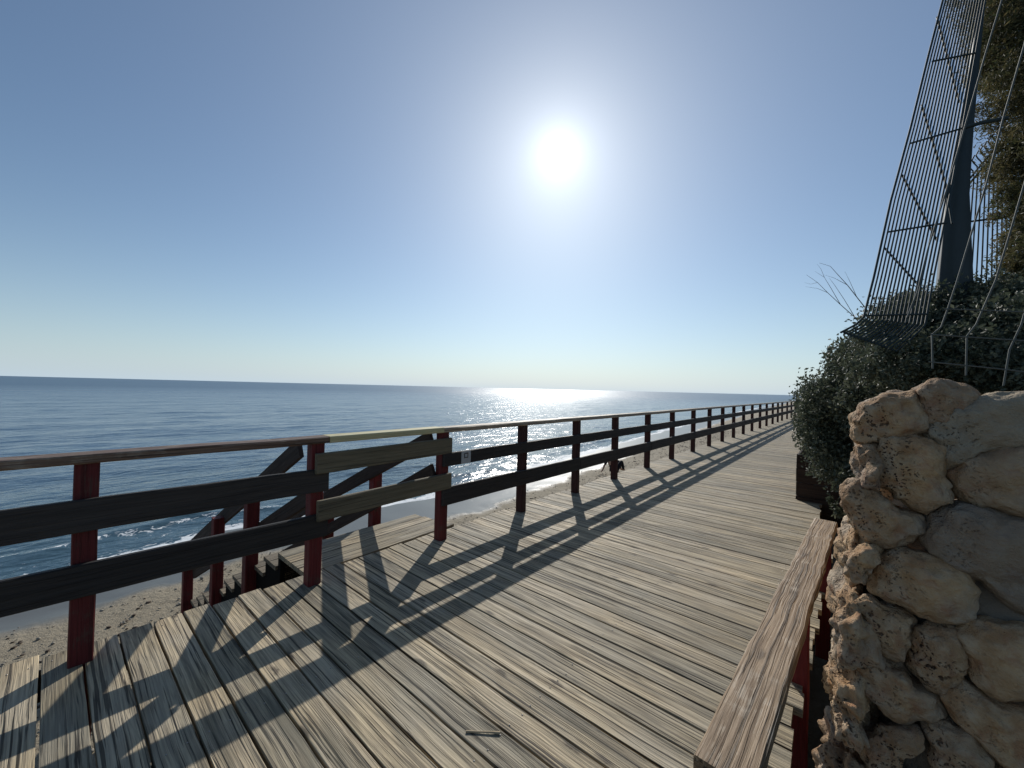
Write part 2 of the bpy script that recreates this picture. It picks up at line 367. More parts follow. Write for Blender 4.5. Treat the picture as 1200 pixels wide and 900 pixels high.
# the sea: a polar fan of cells around the near shore, fine close in, coarse to the horizon
ths = np.radians(np.linspace(-12, 175, 1000))                  # 0 = along +Y, growing towards -X
r = [4.0]
while r[-1] < 45000: r.append(r[-1] + max(.05, r[-1]*.0085 if r[-1] < 120 else r[-1]*.05))
r = np.array(r); T_, Rr = np.meshgrid(ths, r)
X = -np.sin(T_)*Rr; Y = np.cos(T_)*Rr
cell = np.maximum(np.gradient(r), r*(ths[1]-ths[0]))[:, None]
d = X - shore(Y)
Z = np.zeros_like(X)
wr = np.random.default_rng(3)
for lam, amp in [(.45, .006), (.6, .008), (.8, .010), (1.1, .013), (1.5, .017), (2.1, .022), (2.9, .026), (4.0, .030), (6, .036), (9, .05), (14, .07)]*3:
    th = R_(96)+wr.normal(0, .5); kx, ky = math.cos(th-math.pi/2)*-1, math.sin(th-math.pi/2)*1
    kx, ky = -math.cos(wr.normal(.12, .42)), math.sin(wr.normal(.12, .42)); lam = lam*wr.uniform(.85, 1.2); k = 2*math.pi/lam
    ph = k*(kx*X+ky*Y) + wr.uniform(0, 6.3) + .6*np.sin(2*math.pi*(X*.3+Y)/(lam*7)+wr.uniform(0, 6))
    env = .55+.45*np.sin(2*math.pi*(ky*X-kx*Y)/(lam*wr.uniform(3, 6))+wr.uniform(0, 6))
    fade = np.clip(1.6-cell*3.2/lam, 0, 1)
    Z += amp*.62*env*fade*(1-np.abs(np.sin(ph/2))*1.3+.2)
Z -= Z.mean()*0
Z *= np.clip((-d-.1)/5, .10, 1)
# small breaker rolling in just off the water's edge
brk = np.exp(-((d+1.45+.25*np.sin(Y*.9))/.22)**2)*(.6+.4*np.sin(Y*.55+1))
Z += .085*brk + SEA
nr, nt_ = Z.shape; I = np.arange(nr*nt_).reshape(nr, nt_)
Fq = np.stack([I[:-1, :-1], I[1:, :-1], I[1:, 1:], I[:-1, 1:]], -1).reshape(-1, 4)
dm = d.ravel()[Fq].min(1); Fq = Fq[dm < .6]
used = np.unique(Fq); remap = -np.ones(nr*nt_, int); remap[used] = np.arange(len(used))
sea = link('sea', npmesh('sea', np.stack([X, Y, Z], -1).reshape(-1, 3)[used], remap[Fq], {'shore': ('FLOAT', 'POINT', d.ravel()[used])}, True), None, [M['sea']]); tag(sea, kind='structure')

# ------------------------------------------------------------------ boardwalk
DR = .03                                                # the railing drifts this much per metre
def railx(y): return -3.02 + DR*y if y > 1 else -3.05+.055*(y-.1)
B = Boards(); pitch = .1452; k = -22; y = -22*pitch
while y < 75:
    right = -.20+.045*(y) if y < 5.2 else (-.10 if y < 6.85 else -.385)
    left = railx(y)-.17
    jl, jr = random.gauss(0, .012), random.gauss(0, .008)
    near = y < 9
    B.add((left+jl, y+pitch/2, -.02), (right+jr, y+pitch/2, -.02+random.gauss(0, .0012)), pitch-(random.uniform(.009, .013) if y < 1.7 else random.uniform(.007, .012)), .04, n=(26 if near else 4), jit=(.0005 if near else .0), ch=.002, offset=None if near else (random.uniform(0, 40),)*3)
    y += pitch
deck = B.build('boardwalk', M['deck']); tag(deck, kind='structure')
# joists and edge beam under the boards
B = Boards()
for (xo, ) in ((-.10,), (1.0,), (1.9,), (2.6,)):
    for a in np.arange(-3.2, 60, 3.0):
        B.add((railx(a)+xo, a, -.115), (railx(a+3)+xo, a+2.995, -.115), .07, .14, n=2)
for a in np.arange(-2.4, 60, 2.9):
    for xo in (0, 1.4, 2.7): B.add((railx(a)+xo, a+.2, -2.4), (railx(a)+xo, a+.2, -.186), .12, .12, up=(0, 1, 0), n=1)
tag(B.build('boardwalk_joists', M['brown']), kind='structure')

# nail heads along the boards, over the joists
V_, F_ = [], []; D_, Fc_ = ico(1)
for k_ in range(-3, 62):
    for xo in (-.10, 1.0, 1.9, 2.6):
        for q in (-.038, .036):
            yy = k_*pitch+pitch/2-22*pitch+22*pitch+q+random.gauss(0, .005); xx = railx(yy)+xo+random.gauss(0, .007)
            if xo == 2.6 and yy > 6: continue
            b0 = len(V_)*1; b0 = sum(len(v) for v in V_); V_.append(D_*np.array([.0042, .0042, .0016])+np.array([xx, yy, .0012])); F_.append(Fc_+b0)
nl = link('nail_heads', npmesh('nail_heads', np.concatenate(V_), np.concatenate(F_), {}, True), None, [M['nail']]); tag(nl, kind='structure')
# ------------------------------------------------------------------ railings
PW = .092
def post(parent, x, y, z0, z1, mat='red', w=PW, lean=0):
    b = Boards().add((x+lean, y, z0), (x, y, z1), w, w, up=(0, 1, 0), n=5, jit=.001, ch=.005)
    return b.build('post', M[mat], parent)
def railing(name, label, ys, ybeg, yend, zs, hs, side, boardmat, capmat, capsplits, zpost0=-.5):
    t = empty(name, (railx(ys[0]), ys[0], 0)); tag(t, label, 'railing')
    for yy in ys: post(t, railx(yy), yy, zpost0, 1.05, 'redold' if yy > 3 else 'red')
    for z, hgt in zip(zs, hs):
        cuts = [ybeg]+[c for c in capsplits if ybeg < c < yend]+[yend]
        for a, b_ in zip(cuts[:-1], cuts[1:]):
            xa, xb = railx(a)+side*(PW/2+.019), railx(b_)+side*(PW/2+.019)
            Boards().add((xa, a, z), (xb, b_-.004, z), .036, hgt, n=max(4, int((b_-a)*3)), jit=.0014, ch=.006).build('rail_board', M[boardmat], t)
    cuts = [ybeg]+[c for c in capsplits if ybeg < c < yend]+[yend]
    for a, b_ in zip(cuts[:-1], cuts[1:]):
        Boards().add((railx(a)-.0, a, 1.076), (railx(b_)-.0, b_-.003, 1.076), .145, .048, n=max(4, int((b_-a)*3)), jit=.0012, ch=.007).build('cap_board', M[capmat], t)
    return t
railL = railing('wooden_railing', 'near section of dark railing with red posts, worn red-brown cap and two black boards', [-3.6, -2.3, -1.05, .135, 1.29], -3.6, 1.36, [.783, .448], [.168, .172], +1, 'darkb', 'capred', [-2.3])
PY = [2.49, 3.72, 4.95, 6.18, 7.58, 8.97, 10.51, 11.99, 13.47, 14.99, 16.59, 18.25, 20.04, 21.79, 23.67, 25.49, 27.2, 29.53, 31.77, 34.0, 36.2, 38.4, 40.6, 42.8, 45, 47.5, 50]
railR = railing('wooden_railing', 'long straight run of railing beyond the stairs opening, receding to the horizon', PY, 2.45, 50.1, [.790, .432], [.130, .175], +1, 'darkb', 'capgrey', PY[2::2])
# closed stair opening
g = empty('stair_gate', (railx(1.3), 1.3, 0)); tag(g, 'two paler olive boards closing the stair opening, under a new yellow cap board', 'gate')
gx = PW/2+.036+.020
Boards().add((railx(1.25)+gx, 1.25, .912), (railx(2.52)+PW/2+.02, 2.54, .925), .038, .150, n=6, jit=.001).build('rail_board', M['olive'], g)
Boards().add((railx(1.27)+gx, 1.27, .565), (railx(2.52)+PW/2+.02, 2.54, .580), .038, .150, n=6, jit=.001).build('rail_board', M['olive'], g)
Boards().add((railx(1.36), 1.362, 1.078), (railx(2.44), 2.446, 1.078), .15, .05, n=6, jit=.001).build('cap_board', M['capnew'], g, label='bare yellow cap board')
# sticker on the first upper board past the opening
rb = [o for o in railR.children if o.name.startswith('rail_board')][0]
def flat(name, pts, mat, par):
    me = bpy.data.meshes.new(name); me.from_pydata([tuple(p) for p in pts], [], [tuple(range(len(pts)))]); me.update(); o = link(name, me, None, [mat]); adopt(o, par)
    return o
def sq(y0, y1, z0, z1, dx): return [(railx(q[0])+PW/2+.019+.018+dx, q[0], q[1]) for q in ((y0, z0), (y0, z1), (y1, z1), (y1, z0))]
def slab(name, y0, y1, z0, z1, dx, th, mat, par):
    a = sq(y0, y1, z0, z1, dx); c = [(p[0]-th, p[1], p[2]) for p in a]
    me = bpy.data.meshes.new(name); me.from_pydata(a+c, [], [(0, 1, 2, 3), (7, 6, 5, 4), (0, 4, 5, 1), (1, 5, 6, 2), (2, 6, 7, 3), (3, 7, 4, 0)]); me.update()
    o = link(name, me, None, [mat]); o.parent = par; 
    L0 = Vector(par.parent.location); o.matrix_parent_inverse = Matrix.Identity(4)
    return o
st = slab('sticker', 2.66, 2.785, .728, .852, .0035, .003, M['paper'], rb); 
for (a, b_, c, e) in ((2.695, 2.705, .78, .832), (2.74, 2.75, .78, .832), (2.706, 2.739, .822, .832), (2.706, 2.739, .78, .79)):
    me_o = slab('printed_square', a, b_, c, e, .005, .001, M['ink'], rb)
    me_o.name = 'printed_frame'

# ------------------------------------------------------------------ beach stairs
YA, YB = 1.34, 2.44
stt = empty('beach_stairs', (-3.2, 1.9, 0)); tag(stt, 'wooden stairs with red posts and sloping handrails leading from boardwalk down to the beach', 'stairs')
B = Boards()
for i in range(4):
    xa = -3.232-i*.146
    B.add((xa, YA-.02, -.022), (xa, YB+.42-.03*i, -.022), .141, .04, n=12, jit=.0008, ch=.003)
B.build('landing', M['deck'], stt)
nst, rise, run, X0 = 11, .158, .305, -3.79
for i in range(nst):
    xx = X0-run*(i+.5); zz = -rise*(i+1)-.0
    for q in (-.25, .25):
        Boards().add((xx+q*run*1.0, YA-.02, zz), (xx+q*run*1.0, YB+.02, zz), run*.5-.006, .038, n=6, jit=.0008, ch=.003).build('step', M['step'], stt)
for yy in (YA+.02, YB-.02):            # saw-toothed stringers carrying the treads
    prof = []
    for i in range(nst): prof += [(X0-run*i, -rise*i-.045), (X0-run*i, -rise*(i+1)-.021)]
    prof += [(X0-run*nst, -rise*nst-.021), (X0-run*nst, -rise*nst-.25), (X0+.05, -.32), (X0+.05, -.045)]
    me = bpy.data.meshes.new('stringer'); n_ = len(prof)
    me.from_pydata([(x, yy-.02, z) for x, z in prof]+[(x, yy+.02, z) for x, z in prof], [], [tuple(range(n_))[::-1], tuple(range(n_, 2*n_))]+[(i, (i+1) % n_, (i+1) % n_+n_, i+n_) for i in range(n_)]); me.update()
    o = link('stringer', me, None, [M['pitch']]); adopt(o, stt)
for i in range(nst+1):
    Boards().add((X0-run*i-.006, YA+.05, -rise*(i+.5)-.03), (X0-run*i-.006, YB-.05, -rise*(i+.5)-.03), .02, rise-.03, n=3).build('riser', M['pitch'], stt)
def slope(name, a, b_, Yp, w, h, mat):
    p = ony(*a, Yp); q = ony(*b_, Yp)
    return Boards().add(q, p, w, h, n=6, jit=.001).build(name, M[mat], stt)
slope('handrail', (352, 525), (212, 651), 1.36, .036, .165, 'brown')
slope('lower_rail', (372, 576), (228, 672), 1.36, .036, .13, 'brown')
slope('handrail', (506, 513), (286, 637), 2.42, .036, .15, 'brown')
slope('lower_rail', (508, 551), (300, 668), 2.42, .036, .13, 'brown')
for px, ytop, yy in ((296, 570, 1.30), (256, 606, 1.30), (221, 642, 1.30), (386, 574, 2.48), (441, 538, 2.48)):
    p = ony(px, ytop, yy)
    Boards().add((p.x, yy, -2.1), (p.x, yy, p.z), .11, .11, up=(0, 1, 0), n=4, jit=.001).build('post', M['red'], stt)

# ------------------------------------------------------------------ low bench rail at the right edge of the deck
bn = empty('bench_rail', (-.1, 2.5, 0)); tag(bn, 'low worn brown timber beam on short red posts along the inland deck edge', 'bench')
Boards().add((-.222, 1.22, .423), (-.028, 4.22, .423), .155, .055, n=30, jit=.0018, ch=.007).build('beam', M['bench'], bn)
for yy in (2.56, 3.85):
    Boards().add((-.222+.0647*(yy-1.22)+.02, yy, -.5), (-.222+.0647*(yy-1.22)+.02, yy, .396), .085, .085, up=(0, 1, 0), n=4).build('post', M['red'], bn)

# dark board retaining box farther on
bx = empty('retaining_box', (-.37, 6.9, 0)); tag(bx, 'dark brown board retaining box at the narrowing of the deck, under the overhanging shrub', 'planter')
for i in range(5):
    Boards().add((-.365, 6.92, -.25+i*.20), (.9, 6.92, -.25+i*.20), .035, .196, n=4).build('end_board', M['brown'], bx)
for i in range(5):
    Boards().add((-.365, 6.945, -.25+i*.20), (-.365+.02*45, 52, -.25+i*.20), .035, .196, n=20, jit=.002).build('side_board', M['brown'], bx)

# ------------------------------------------------------------------ dry stone wall
wall = empty('stone_wall', (.5, 2.0, 0)); tag(wall, 'rough wall of tan porous limestone boulders beside the boardwalk', 'wall')
PP, PN = (0, 1.98, 1.5), (0, 1, -.14)
def rock(name, C, ex, ey, ez, Rfun, T, parent, rough=.012, rid=0, pore=1., grey=0., sub=5, mat='stone', flatp=.62):
    D, Fc = ico(sub); V = np.zeros_like(D); off = Vector((rid*3.7, rid*1.9, rid*5.3))
    C, ex, ey, ez = Vector(C), Vector(ex), Vector(ey), Vector(ez)
    for i, (u, v, w) in enumerate(D):
        rho = math.hypot(u, v); th = math.atan2(v, u); R = Rfun(th)
        q = ex*(R*math.cos(th)*rho**flatp) + ey*(R*math.sin(th)*rho**flatp) + ez*(T*math.copysign(abs(w)**.75, w))
        nrm = (ex*u*1.0+ey*v*1.0+ez*w).normalized()
        p = C+q; s = p+off
        vd = noise.voronoi(s*5.2)[0]; dsp = .05*min(T, .16)/.15*noise.noise(s*3.6) - .05*min(1, (vd[1]-vd[0])*-1.6+.6 if vd[1]-vd[0] < .37 else 0) *.35 + rough*(1.4*noise.noise(s*9)+.8*(1-2*abs(noise.noise(s*17)))+.55*noise.noise(s*36)+.35*noise.noise(s*70))
        p = p + nrm*dsp
        V[i] = p-C
    me = npmesh(name, V, Fc, {'pore': ('FLOAT', 'POINT', np.full(len(V), pore)), 'grey': ('FLOAT', 'POINT', np.full(len(V), grey))}, True)
    o = link(name, me, None, [M[mat]]); o.location = C
    if parent is not None:
        o.parent = parent; o.matrix_parent_inverse = parent_inv(parent)
    return o
def polyR(pts, cx, cy):
    """radius of the outline in every direction from its centre, lightly smoothed"""
    n = 96; out = []
    for i in range(n):
        a = 2*math.pi*i/n; dx, dy = math.cos(a), math.sin(a); best = 0
        for (x1, y1), (x2, y2) in zip(pts, pts[1:]+pts[:1]):
            x1, y1, x2, y2 = x1-cx, y1-cy, x2-cx, y2-cy; ex, ey = x2-x1, y2-y1; den = dx*ey-dy*ex
            if abs(den) < 1e-9: continue
            t = (x1*ey-y1*ex)/den; s_ = (x1*dy-y1*dx)/den
            if t > 0 and -1e-6 <= s_ <= 1+1e-6: best = max(best, t)
        out.append(best)
    a = np.array(out); a = (np.roll(a, 1)+2*a+np.roll(a, -1))/4
    return lambda th: float(np.interp((th % (2*math.pi))/(2*math.pi)*n, range(n+1), np.append(a, a[0])))
def outl(pts, rid, T=None, back=0.0, ez=(0, 1, 0), dx=0, grow=1.05, **k):
    P = [onpl(x, y, (PP[0], PP[1]+back, PP[2]), PN) for x, y in pts]
    xz = [(p.x, p.z) for p in P]; cx = sum(a for a, _ in xz)/len(xz); cz = sum(b_ for _, b_ in xz)/len(xz)
    Rf = polyR(xz, cx, cz); rr = sorted(Rf(a) for a in np.linspace(0, 6.28, 24)); T = T or rr[8]*.85
    C = (cx+dx, PP[1]+back+(-.14)*(PP[2]-cz)*1.0+T*.55, cz)
    return rock('boulder', C, (1, 0, 0), (0, 0, 1), ez, lambda th: Rf(th)*grow, T, wall, rid=rid, **k)
SD_ = dict(back=.04, T=.24, ez=(.02, 1, 0), dx=.022, grow=.98, flatp=.75, pore=1.5)
ST = [
 (dict(), [(1000,491),(1013,473),(1044,461),(1073,458),(1082,469),(1087,484),(1085,504),(1067,511),(1042,512),(1027,523),(1007,524),(998,515)]),
 (dict(pore=.3), [(1073,458),(1100,449),(1124,451),(1150,462),(1140,480),(1120,496),(1107,500),(1086,496),(1078,475)]),
 (dict(pore=1.6, rough=.014), [(1033,522),(1051,512),(1075,512),(1102,524),(1106,538),(1107,560),(1118,580),(1117,591),(1100,600),(1082,604),(1064,596),(1044,578),(1022,564),(1018,551),(1024,538)]),
 (dict(pore=.5, grey=.85, rough=.015, T=.08), [(1103,475),(1142,461),(1169,459),(1225,463),(1235,530),(1178,530),(1150,537),(1127,550),(1108,552),(1100,525),(1086,512),(1084,490)]),
 (dict(pore=.2, grey=.25), [(1107,553),(1133,538),(1164,529),(1225,520),(1250,560),(1240,612),(1196,602),(1156,591),(1133,584),(1115,573)]),
 (dict(), [(988,575),(1005,566),(1030,575),(1060,598),(1085,605),(1088,625),(1070,640),(1040,650),(1015,640),(995,615),(990,595)]),
 (dict(pore=.25, grey=.55), [(1092,610),(1110,595),(1135,590),(1165,598),(1215,615),(1240,680),(1225,750),(1185,725),(1160,700),(1150,685),(1120,675),(1100,660),(1088,640)]),
 (dict(rough=.026, **SD_), [(985,640),(1000,625),(1020,630),(1028,648),(1012,665),(1005,685),(990,690),(982,665)]),
 (dict(pore=.5), [(1005,685),(1024,654),(1058,648),(1096,657),(1124,670),(1139,688),(1147,726),(1133,734),(1077,732),(1046,713),(1015,698)]),
 (dict(), [(999,704),(1015,698),(1046,713),(1074,729),(1071,751),(1061,779),(1036,772),(1024,757),(1008,732)]),
 (dict(rough=.03, **SD_), [(974,710),(987,692),(1002,685),(1004,707),(1018,744),(1027,766),(999,779),(968,779),(968,735)]),
 (dict(pore=1.6), [(1074,738),(1114,735),(1133,760),(1136,794),(1108,819),(1089,813),(1064,782),(1064,760)]),
 (dict(pore=.1), [(1116,744),(1145,732),(1225,738),(1250,790),(1215,825),(1175,824),(1145,808),(1134,790),(1130,765)]),
 (dict(pore=.5), [(999,775),(1021,769),(1061,782),(1071,803),(1105,819),(1113,850),(1064,853),(1040,841),(1015,816)]),
 (dict(rough=.034, **SD_), [(968,785),(999,779),(1012,813),(1006,831),(1018,866),(1005,887),(980,870),(967,845)]),
 (dict(), [(1015,869),(1033,855),(1083,856),(1086,878),(1064,897),(1050,920),(1018,920)]),
 (dict(pore=.2), [(1110,822),(1136,807),(1176,835),(1215,838),(1240,900),(1215,930),(1180,905),(1150,880),(1120,850)]),
 (dict(grey=.3), [(1086,856),(1111,853),(1133,863),(1160,893),(1165,940),(1100,940),(1090,890)]),
 (dict(rough=.034, **SD_), [(963,878),(990,872),(1003,888),(1014,925),(1000,960),(958,955)]),
 (dict(rough=.022, **SD_), [(998,522),(1015,524),(1024,545),(1020,566),(1000,570)]),
 (dict(), [(1180,908),(1240,915),(1250,980),(1190,990),(1165,950)]),
 (dict(), [(1010,925),(1060,915),(1095,945),(1085,1000),(1020,1000)]),
 (dict(), [(955,965),(1005,965),(1018,1010),(1000,1060),(950,1050)]),
]
for i, (k, pts) in enumerate(ST): outl(pts, i+1, **k)
# the rest of the wall, out of frame to the right and along its lit side
rid = 40
for zc in np.arange(-.75, 1.4, .30):
    for xc in np.arange(1.05, 2.7, .36):
        rid += 1; a, b_ = random.uniform(.17, .22), random.uniform(.13, .17)
        x0 = xc+random.uniform(-.04, .04)+(.15 if int(zc*10) % 2 else 0)
        p = CAMP; C = Vector((x0, 1.98-.14*(1.5-zc)+.09, zc))
        if (C-CAMP).dot(RR)/(C-CAMP).dot(F)*FPX+600 < 1330 and zc > .05: continue
        rock('boulder', C, (1, 0, 0), (0, 0, 1), (0, 1, 0), lambda th: 1/math.sqrt((math.cos(th)/a)**2+(math.sin(th)/b_)**2), .13, wall, rid=rid, sub=4)
for yc in np.arange(2.35, 6.8, .34):
    for zc in np.arange(-.8, 1.2 if yc < 4.8 else .3, .27):
        rid += 1; a, b_ = random.uniform(.17, .2), random.uniform(.14, .17); yy = yc+random.uniform(-.05, .05)
        xf = .035*yy - .06*(1.5-zc) + .10
        rock('boulder', (xf+.10, yy, zc), (0, 1, 0), (0, 0, 1), (1, 0, 0), lambda th: 1/math.sqrt((math.cos(th)/a)**2+(math.sin(th)/b_)**2), .12, wall, rid=rid, sub=4, rough=.018)
V, Fc = ico(5); V = np.sign(V)*np.abs(V)**.35
V = V*np.array([1.40, .38, 1.10])+np.array([1.53, 2.365, .26]); V[:, 1] += .12*(V[:, 2]-1.5)
for i in range(len(V)): V[i] += .02*noise.noise(Vector(V[i])*8)
o = link('mortar_core', npmesh('mortar_core', V, Fc, {}, True), None, [M['mortar']]); adopt(o, wall)

# ------------------------------------------------------------------ foliage
def leafmesh(C, S, size, aspect, up=.3, clump=0, droop=0):
    """C: (n,3) leaf positions; returns mesh arrays of folded diamond leaves"""
    n = len(C); a = rng.normal(size=(n, 3)); a[:, 2] += up; a /= np.linalg.norm(a, axis=1)[:, None]
    t = rng.normal(size=(n, 3)); t -= (t*a).sum(1)[:, None]*a; t /= np.linalg.norm(t, axis=1)[:, None]; s = np.cross(a, t)
    Lh = (size*rng.uniform(.65, 1.3, n))[:, None]; Wd = Lh*aspect
    v0 = C-t*Lh; v1 = C+s*Wd+a*Wd*.25; v2 = C+t*Lh; v3 = C-s*Wd+a*Wd*.25
    V = np.stack([v0, v1, v2, v3], 1).reshape(-1, 3); I = np.arange(n)*4
    Fq = np.concatenate([np.stack([I, I+1, I+2], -1), np.stack([I, I+2, I+3], -1)])
    return V, Fq, np.repeat(S, 4)
def foliage(name, blobs, n, size, aspect, mat, parent, shell=.5, sub=28, csize=.30, up=.3):
    """blobs: (centre, radii): leaves gathered in clumps spread through each blob's volume"""
    vol = np.array([b[1][0]*b[1][1]*b[1][2] for b in blobs])**.75; cnt = (vol/vol.sum()*n).astype(int)
    P = []; S = []
    for (C, r3), c in zip(blobs, cnt):
        m = max(3, c//sub); dd = rng.normal(size=(m, 3)); dd /= np.linalg.norm(dd, axis=1)[:, None]
        q = dd*(rng.uniform(shell**3, 1, m)**(1/3))[:, None]
        cc = np.array(C)+q*np.array(r3)*rng.uniform(.80, 1.03, m)[:, None]
        cs = csize*min(r3)*rng.uniform(.5, 1.3, m); tn = np.clip(rng.normal(.45, .28, m), 0, 1)
        idx = rng.integers(0, m, c); e = np.clip(rng.normal(size=(c, 3))*.5, -.9, .9)
        P.append(cc[idx]+e*cs[idx][:, None]); S.append(np.clip(tn[idx]+rng.normal(0, .15, c), 0, 1))
    P = np.concatenate(P); S = np.concatenate(S)
    V, Fq, T = leafmesh(P, S, size, aspect, up)
    o = link(name, npmesh(name, V, Fq, {'tone': ('FLOAT', 'POINT', T)}), None, [mat])
    if parent is not None: adopt(o, parent)
    return o
def blob(px, py, Yd, rpx, ry=None, rd=None):
    """blob at a real distance Yd along the walk; radius from its size in the photo"""
    c = ony(px, py, Yd); dep = (c-CAMP).dot(F); rr = rpx/FPX*dep
    return (tuple(c), (rr, rd or rr, (ry/FPX*dep if ry else rr)))
def stems(parent, base, tips, rad, mat='bark'):
    paths = []
    for t in tips:
        b0 = Vector(base)+Vector((random.gauss(0, .06), random.gauss(0, .06), 0)); t = Vector(t); mid = (b0+t)/2+Vector((random.gauss(0, .08), random.gauss(0, .08), .06))
        paths.append(([b0, (b0+mid)/2, mid, (mid+t)/2, t], [rad, rad*.8, rad*.6, rad*.4, rad*.2]))
    return tubes('stem', paths, M[mat], parent)
# 1 shrub hanging over the end of the wall
sh = empty('shrub', tuple(ony(985, 480, 5.3))); tag(sh, 'dense grey-green shrub spilling over the boardwalk edge left of the boulders', 'shrub')
bl = [blob(985, 470, 5.0, 42, 40, .5), blob(968, 500, 5.3, 33, 38, .45), blob(985, 535, 5.0, 34, 36, .4), blob(1000, 560, 4.6, 20, 26, .3), blob(1008, 425, 4.9, 36, 34, .5), blob(962, 468, 5.6, 24, 22, .4), blob(988, 590, 4.9, 13, 18, .2), blob(945, 485, 6.0, 12, 24, .3), blob(1030, 470, 4.6, 40, 50, .5), blob(985, 500, 6.3, 38, 60, .6)]
foliage('foliage', bl, 52000, .019, .5, M['leaf'], sh, shell=.55)
stems(sh, ony(1010, 520, 4.9), [b[0] for b in bl], .02)
# 2 shrub under the fence
sh = empty('shrub', tuple(ony(1080, 430, 4.2))); tag(sh, 'dark shrub growing up through the wire fence, above the tallest boulders', 'shrub')
bl = [blob(1050, 395, 4.2, 42, 42, .4), blob(1095, 380, 4.4, 48, 44, .4), blob(1060, 430, 3.7, 55, 34, .35), blob(1120, 420, 3.7, 55, 42, .35), blob(1030, 415, 4.3, 32, 32, .35), blob(1075, 360, 4.8, 30, 20, .3)]
foliage('foliage', bl, 38000, .0155, .5, M['leaf'], sh, shell=.5)
stems(sh, ony(1080, 470, 4.2), [b[0] for b in bl], .018)
# 3 shrub at the right edge
sh = empty('shrub', tuple(ony(1180, 420, 3.9))); tag(sh, 'leafy shrub at the far right, under the hanging cypress branches', 'shrub')
bl = [blob(1165, 370, 4.4, 50, 46, .4), blob(1200, 400, 3.9, 60, 60, .4), blob(1155, 430, 3.6, 48, 36, .3), blob(1215, 450, 3.5, 60, 34, .3), blob(1130, 350, 4.9, 32, 20, .3), blob(1260, 410, 3.9, 60, 70, .4)]
foliage('foliage', bl, 38000, .0155, .5, M['leaf'], sh, shell=.5)
stems(sh, ony(1180, 470, 4.0), [b[0] for b in bl], .018)
# 4 distant scrub past the box, farther along
sh = empty('shrub', (.6, 16, .8)); tag(sh, 'low shrub far along the inland side, peeping past the hanging shrub', 'shrub')
foliage('foliage', [((.4+.05*y_, y_, 1.0), (.7, 2.2, .75)) for y_ in (9, 12, 16, 20, 25, 31, 38, 46)], 16000, .05, .5, M['leaf'], sh, shell=.4)

# cypress
tr = empty('cypress_tree', tuple(ony(1290, 470, 5.4))); tag(tr, 'tall cypress with brown-green feathery foliage at the upper right', 'tree')
base = ony(1290, 470, 5.4)
bl = [blob(1200, 40, 5.4, 52, 60, .5), blob(1215, 110, 5.3, 52, 50, .5), blob(1225, 180, 5.2, 50, 50, .5), blob(1215, 240, 5.1, 38, 46, .4), blob(1212, 300, 5.0, 32, 40, .4), blob(1190, -30, 5.6, 50, 50, .5), blob(1270, 60, 5.6, 60, 130, .6), blob(1280, 200, 5.6, 60, 130, .6), blob(1165, 60, 5.6, 20, 60, .3), blob(1240, -120, 5.8, 70, 100, .6), blob(1192, 170, 5.2, 16, 26, .2), blob(1196, 330, 5.1, 22, 30, .3)]
foliage('crown', bl, 210000, .022, .20, M['needle'], tr, shell=.35, sub=60, csize=.28, up=-.1)
tubes('trunk', [([Vector((base.x, base.y, 1.0)), Vector((base.x, base.y, 3)), Vector((base.x-.05, base.y, 5.2)), Vector((base.x-.1, base.y, 6.6))], [.14, .12, .08, .03])] + [([Vector((base.x, base.y, max(1.6, b[0][2]-.4))), Vector(b[0])], [.03, .01]) for b in bl], M['bark'], tr, sides=8)

# bare twigs against the sky
tw = empty('bare_twigs', tuple(ony(1010, 375, 5.2))); tag(tw, 'thin leafless twigs sticking out of the shrub against the sky', 'twigs')
paths = []
def tl(*pts, r=.0045, Yd=5.2): paths.append(([ony(x, y, Yd) for x, y in pts], [r*(1-.75*i/(len(pts)-1)) for i in range(len(pts))]))
tl((1012, 385), (1002, 372), (985, 357), (970, 343), (958, 331), (945, 322))
tl((1015, 362), (1004, 348), (993, 334), (982, 322), (973, 312), (960, 308))
tl((985, 357), (974, 338), (966, 325), (955, 318), r=.0028); tl((970, 343), (958, 338), (944, 336), r=.0022)
tl((993, 334), (978, 326), (966, 322), r=.0024); tl((1002, 372), (990, 352), (978, 334), (972, 326), r=.003)
tl((958, 331), (950, 333), (943, 331), r=.0018); tl((966, 325), (962, 315), (957, 309), r=.0018); tl((1004, 348), (996, 330), (990, 318), r=.0024)
tubes('twig', paths, M['bark'], tw, 5)

# ------------------------------------------------------------------ wire fences
FP, FN = (0, 3.55, 1.9), (0, 1, -.30)
def fp(x, y, dy=0): return onpl(x, y, (FP[0], FP[1]+dy, FP[2]), FN)
fa = empty('wire_fence', tuple(fp(1045, 380))); tag(fa, 'leaning panel of closely spaced dark green vertical wires with its foot bent outward', 'fence')
NW = 17; wires = []
def lerp(a, b_, t): return (a[0]+(b_[0]-a[0])*t, a[1]+(b_[1]-a[1])*t)
Lf = [(985, 391), (1003, 381), (1012, 372), (1024, 325), (1044, 235), (1067, 150), (1088, 65), (1118, -50), (1140, -130)]
Rt = [(1048, 413), (1066, 399), (1084, 381), (1094, 325), (1112, 235), (1128, 150), (1143, 65), (1164, -50), (1180, -130)]
for i in range(NW):
    t = i/(NW-1); pts = [lerp(a, b_, t) for a, b_ in zip(Lf, Rt)]
    P = [fp(*p) for p in pts]; P[0] += Vector((0, -.06, .0)); P[1] += Vector((0, -.03, 0))
    tubes('wire', [(P, .0053 if i else .0075)], M['wire'], fa, 6)
for a, b_ in (((1012, 370), (1088, 368)), ((1040, 272), (1110, 261)), ((1067, 168), (1129, 150)), ((1092, 72), (1144, 62)), ((1115, -30), (1162, -42)), ((988, 389), (1050, 411))):
    tubes('cross_wire', [([fp(*a, -.012), fp(*lerp(a, b_, .5), -.012), fp(*b_, -.012)], .0062)], M['wire'], fa, 6)
